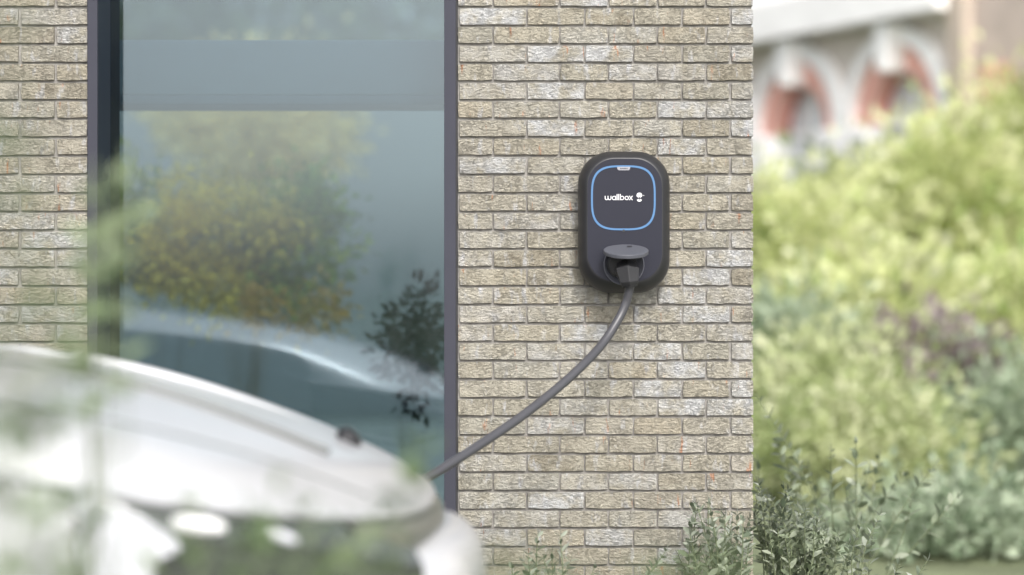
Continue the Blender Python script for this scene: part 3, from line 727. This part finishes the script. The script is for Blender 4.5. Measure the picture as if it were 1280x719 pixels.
# --- shrubs with separate stems and leaf pairs
def stems_of(base, n, height, spread, lean, rd, leaf, gap, start=.25, tops=None):
    """returns stems (polylines) and leaves (pos, dir, normal, size)"""
    st, lv = [], []
    for i in range(n):
        b = base + Vector((rd.uniform(-1, 1) * spread[0] * .35, rd.uniform(-1, 1) * spread[1] * .4, 0))
        hgt = height * rd.uniform(.72, 1.06) if tops is None else tops[i % len(tops)][1]
        tx = b.x + rd.gauss(0, .5) * spread[0] + lean if tops is None else tops[i % len(tops)][0]
        e = Vector((tx, base.y + rd.uniform(-1, 1) * spread[1], hgt))
        m1 = b.lerp(e, .4) + Vector((rd.gauss(0, .02), rd.gauss(0, .02), hgt * .04)); m2 = b.lerp(e, .75) + Vector((rd.gauss(0, .012), rd.gauss(0, .012), hgt * .03))
        pt = spline([b, m1, m2, e], 8); st.append(pt)
        L_ = sum((pt[j + 1] - pt[j]).length for j in range(len(pt) - 1)); cnt = int(L_ * (1 - start) / gap); ang = rd.uniform(0, 6.28)
        for q in range(cnt + 1):
            f = start + (1 - start) * q / max(1, cnt); jx = min(f * (len(pt) - 1), len(pt) - 1.001); j = int(jx)
            p = pt[j].lerp(pt[j + 1], jx - j); t = (pt[j + 1] - pt[j]).normalized(); ang += 1.57 + rd.uniform(-.35, .35)
            a = t.cross(Vector((math.cos(ang), math.sin(ang), 0))).normalized()
            for sg in (1, -1):
                if rd.random() < .1: continue
                d = (a * sg + t * rd.uniform(.35, 1.0)).normalized(); s_ = leaf * rd.uniform(.65, 1.2) * (1 - .35 * max(0, f - .85) / .15)
                nn = (t - d * t.dot(d)); nn = (nn + Vector((rd.gauss(0, .35), rd.gauss(0, .35), rd.gauss(0, .35)))); nn = (nn - d * nn.dot(d)).normalized()
                lv.append((p, d, nn, s_))
        lv.append((e, (pt[-1] - pt[-2]).normalized(), Vector((1, 0, 0)), leaf * .8))
    return st, lv
V9, F9, _k = leaf_geo(np.zeros((1, 3)), np.array([[1., 0, 0]]), np.array([[0, 0, 1.]]), np.array([1.]), width=.46, fold=.25, quad=True)
leaf_shared = [mesh('leaf', V9 * np.array([1, 1, 1]), [tuple(map(int, a)) for a in F9], M['lf_focus'], True), mesh('leaf', V9 * np.array([1, .82, 1.6]), [tuple(map(int, a)) for a in F9], M['lf_focus'], True)]
def leafy(name, label, base, n, height, spread, leaf, gap, mat, seed, single=0, lean=0, group=None, start=.25, smat=None, rad=.0016, tops=None, cat='shrub', ymin=None):
    rd = random.Random(seed); base = Vector(base); root = empty(name, base); tag(root, label, cat, group)
    st, lv = stems_of(base, n, height, spread, lean, rd, leaf, gap, start, tops)
    mb = MB()
    for pt in st: mb.tube(pt, [rad * (2.0 - 1.4 * j / (len(pt) - 1)) for j in range(len(pt))], 5)
    mb.build('stems', smat or M['stem_green'], root, smooth=True)
    lv.sort(key=lambda a: -a[0].z)
    for (p, d, nn, s_) in lv[:single]:
        s2 = d.cross(nn).normalized()
        mt = Matrix(((d.x, s2.x, nn.x), (d.y, s2.y, nn.y), (d.z, s2.z, nn.z))).to_4x4(); mt = Matrix.Translation(p - base) @ mt @ Matrix.Scale(s_, 4)
        o = bpy.data.objects.new('leaf', leaf_shared[rd.randrange(2)]); COL.objects.link(o); o.parent = root; o.matrix_basis = mt
    rest = lv[single:]
    if rest:
        a = np.array([[*p, *d, *nn, s_] for p, d, nn, s_ in rest]); v, f, k = leaf_geo(a[:, :3], a[:, 3:6], a[:, 6:9], a[:, 9], width=.46, fold=.25, quad=True)
        o = link('foliage', np_mesh('foliage', v, f, np.repeat(rng.uniform(0, 1, len(rest)), k), mat), root); o['kind'] = 'stuff'
    return root
def tp(lst, y): return [(P(a, b, y).x, P(a, b, y).z) for a, b in lst]
leafy('leafy_shrub', 'grey green leafy shrub standing in front of the right edge of the brick wall', (P(900, 0).x, -.16, 0), 34, .58, (.10, .09), .030, .021, M['lf_focus_j'], 3, 290, start=.35,
      tops=tp([(862, 668), (870, 632), (884, 628), (893, 660), (905, 645), (915, 655), (925, 648), (935, 668), (878, 690), (898, 680), (940, 655), (910, 690), (851, 700), (921, 680), (886, 672), (930, 700)], -.16))
leafy('leafy_shrub', 'grey green leafy shrub in sharp focus just right of the brick wall edge', (P(1000, 0).x, .16, 0), 44, .58, (.15, .10), .031, .021, M['lf_focus_j'], 5, 295, start=.35,
      tops=tp([(952, 610), (965, 626), (975, 640), (985, 616), (995, 650), (1005, 640), (1015, 655), (1025, 648), (1035, 668), (1048, 670), (960, 660), (980, 670), (1000, 680), (1020, 682), (1040, 690), (1058, 690), (948, 650)], .1))
leafy('leafy_shrub', 'sparse upright leafy stems just right of the dense sharp shrub', (P(1090, 0).x, .1, 0), 7, .55, (.10, .05), .030, .024, M['lf_focus_j'], 9, 120, start=.4,
      tops=tp([(1073, 652), (1100, 645), (1094, 668), (1158, 700), (1122, 705), (1080, 690), (1064, 680)], .1))
leafy('leafy_shrub', 'sparse leafy stems low against the left half of the brick wall', (P(680, 0).x, -.30, 0), 12, .42, (.14, .06), .030, .026, M['lf_focus_j'], 12, 120, start=.4,
      tops=tp([(672, 672), (700, 668), (660, 690), (690, 690), (712, 700), (742, 708), (655, 705), (640, 712), (680, 702), (825, 705), (832, 690), (668, 714)], -.3))
leafy('leafy_shrub', 'slightly blurred sage green shrub behind the sharp one', (P(1040, 0, .9).x, .95, 0), 16, .8, (.32, .2), .040, .038, M['lf_focus_j'], 15, 0, start=.3,
      tops=tp([(955, 505), (975, 560), (1000, 580), (1030, 560), (1060, 550), (1080, 590), (1110, 580), (1140, 600), (1165, 580), (1190, 620), (950, 580), (1020, 590), (1090, 600), (1130, 620), (1050, 600), (985, 590)], .95))
# --- leaves close to the camera
leafy('foreground_shrub', 'strongly blurred green stems close to the lens at the left edge', (P(0, 0, -4.0).x, -4.0, 0), 9, 1.4, (.05, .10), .045, .075, M['lf_fore'], 21, 0, start=.5, rad=.0012,
      tops=tp([(8, 40), (40, 190), (22, 330), (75, 400), (-30, 60), (-50, 330), (120, 500), (-60, 250), (45, 500), (12, -60), (58, 60)], -4.0))
leafy('foreground_shrub', 'pale blurred leaves close to the lens crossing the left window frame', (P(90, 0, -3.15).x, -3.15, 0), 7, 1.2, (.05, .04), .062, .07, M['lf_fore_pale'], 23, 0, start=.86, rad=.0012,
      tops=tp([(150, 228), (120, 250), (110, 350), (150, 400), (95, 430)], -3.15))
leafy('foreground_shrub', 'blurred dark green sprigs close to the lens in front of the headlamp', (P(330, 0, -3.3).x, -3.3, 0), 14, .9, (.14, .06), .055, .050, M['lf_fore'], 25, 0, start=.8, rad=.0012,
      tops=tp([(230, 640), (300, 655), (380, 640), (420, 670), (470, 650), (520, 570), (180, 690), (350, 610), (300, 690), (440, 690), (400, 700), (250, 700), (500, 640), (60, 560)], -3.3))
leafy('foreground_shrub', 'thin blurred green sprigs close to the lens along the bottom of the picture', (P(760, 0, -4.2).x, -4.2, 0), 12, .9, (.2, .06), .045, .045, M['lf_fore'], 27, 0, start=.75, rad=.0012,
      tops=tp([(600, 735), (660, 715), (720, 722), (780, 715), (840, 722), (900, 712), (960, 722), (630, 740), (700, 735), (820, 738)], -4.2))

# ------------------------------------------------------------------ building with arches
F0 = P(943, 0, 23.0 - D); F1 = P(1205, 0, 19.9 - D)
F0.z = F1.z = 0
tv = (F1 - F0).normalized(); ang = math.atan2(tv.y, tv.x)
bld = empty('arched_building', F0, ang); tag(bld, 'pale building with white keystones over two red brick arches, blurred in the distance', 'building')
inv = (Matrix.Translation(F0) @ Matrix.Rotation(ang, 4, 'Z')).inverted()
def fac(pxx, pyy, y0=0.0):
    o = inv @ Vector((0, -D, ZC)); e = inv @ P(pxx, pyy, 0); d = e - o; t = (y0 - o.y) / d.y; q = o + d * t; return q.x, q.z
def lb(mb, name, mat, parent=bld, **kw):          # local coordinates
    o = bpy.data.objects.new(name, mesh(name, mb.v, mb.f, mat, kw.get('smooth', False))); COL.objects.link(o); o.parent = parent
    if kw.get('bevel'):
        m = o.modifiers.new('b', 'BEVEL'); m.width = kw['bevel']; m.segments = 2
    return o
ur, _ = fac(1197, 100); ul, _ = fac(1063, 100); R = (ur - ul) / 2; uc = (ur + ul) / 2; zt = fac(1130, 33)[1]; zc_ = zt - R
up_, _ = fac(1206, 100); cor0 = fac(1000, 50)[1]
Ro, Rm, Ri = R, R * .82, R * .54
arches = [uc - 4 * R, uc - 2 * R, uc]
# wall with arched openings, cut into strips
mbw = MB(); lo_ = -4.5; edges_ = [lo_]
def wall_top_strip(u0, u1, zlo0, zlo1, ztop_): mbw.add([(u0, 0, zlo0), (u1, 0, zlo1), (u1, 0, ztop_), (u0, 0, ztop_)], [(0, 1, 2, 3)])
prev = lo_
for a in arches:
    mbw.add([(prev, 0, 0), (a - Rm, 0, 0), (a - Rm, 0, cor0 + .1), (prev, 0, cor0 + .1)], [(0, 1, 2, 3)])
    n = 20
    for i in range(n):
        t0, t1 = math.pi - math.pi * i / n, math.pi - math.pi * (i + 1) / n
        wall_top_strip(a + Rm * math.cos(t0), a + Rm * math.cos(t1), zc_ + Rm * math.sin(t0), zc_ + Rm * math.sin(t1), cor0 + .1)
    prev = a + Rm
mbw.add([(prev, 0, 0), (up_ + .02, 0, 0), (up_ + .02, 0, cor0 + .1), (prev, 0, cor0 + .1)], [(0, 1, 2, 3)])
lb(mbw, 'wall', M['stone_tan'])
def ringarc(a, r0, r1, y0, y1, n=24):
    mb = MB(); 
    sec_ = []
    for i in range(n + 1):
        t = math.pi * i / n; c, s = math.cos(t), math.sin(t)
        sec_.append([(a + r0 * c, y0, zc_ + r0 * s), (a + r1 * c, y0, zc_ + r1 * s), (a + r1 * c, y1, zc_ + r1 * s), (a + r0 * c, y1, zc_ + r0 * s)])
    mb.rings(sec_); return mb
for a in arches:
    lb(ringarc(a, Rm, Ro - .01, -.10, .05), 'hood_mould', M['stone_white'])
    ar = lb(ringarc(a, Ri, Rm, -.03, .10), 'brick_arch', M['red_brick'])
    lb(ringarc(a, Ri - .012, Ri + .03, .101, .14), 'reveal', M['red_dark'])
    mb = MB(); mb.rings([[(a - .13, y, zc_ + Ro + .02), (a + .13, y, zc_ + Ro + .02), (a + .08, y, zc_ + Ri - .02), (a - .08, y, zc_ + Ri - .02)] for y in (-.22, .1)]); lb(mb, 'keystone', M['stone_white'], bevel=.02)
    mb = MB(); mb.box(a - Ri, a + Ri, .13, .17, 1.2, zc_ + Ri); wn = lb(mb, 'window', M['pale_glass'])
    mb = MB(); mb.box(a - .025, a + .025, .10, .129, 1.2, zc_ + Ri - .02); mb.box(a - Ri, a + Ri, .102, .128, zc_ - .03, zc_ + .03); lb(mb, 'window_bar', M['stone_white'], wn)
    for sg in (-1, 1):
        x0_, x1_ = sorted((a + sg * Ri, a + sg * (Ro - .01)))
        mb = MB(); mb.box(x0_, x1_, -.12, .42, zc_ - .42, zc_ - .003); lb(mb, 'springer', M['stone_white'], bevel=.02)
        mb = MB(); mb.box(x0_ + .03, x1_ - .03, -.05, .40, 0, zc_ - .425); lb(mb, 'pier', M['stone_tan'])
mb = MB(); mb.box(lo_, up_, -.30, .2, cor0 + .005, cor0 + .34); mb.box(lo_, up_, -.12, .2, cor0 + .342, cor0 + 1.6); lb(mb, 'cornice', M['stone_white'])
pw1, _ = fac(1226, 100)
mb = MB(); mb.box(up_ + .002, pw1, -.18, .3, 0, 6.5); lb(mb, 'pilaster', M['stone_pilaster'])
mb = MB(); mb.box(pw1 + .002, pw1 + 4.5, -.08, .3, 0, 6.5); lb(mb, 'wall', M['stone_pink'])
u1_, z1_ = fac(1238, 112); u2_, z2_ = fac(1275, 78)
mb = MB(); mb.box(u1_, u2_, -.11, -.081, z1_ - .3, z2_); lb(mb, 'brick_panel', M['red_brick'])
mb = MB(); mb.box(lo_, pw1 + 4.5, .45, 6.0, 0, 6.5); lb(mb, 'building_core', M['stone_tan'])
mb = MB(); mb.add([(lo_ - .2, -.4, 6.5), (pw1 + 4.7, -.4, 6.5), (pw1 + 4.7, 6.2, 6.5), (lo_ - .2, 6.2, 6.5), (lo_ - .2, 2.9, 8.4), (pw1 + 4.7, 2.9, 8.4)], [(0, 1, 5, 4), (2, 3, 4, 5), (0, 4, 3), (1, 2, 5), (0, 3, 2, 1)]); lb(mb, 'roof', M['slate'])
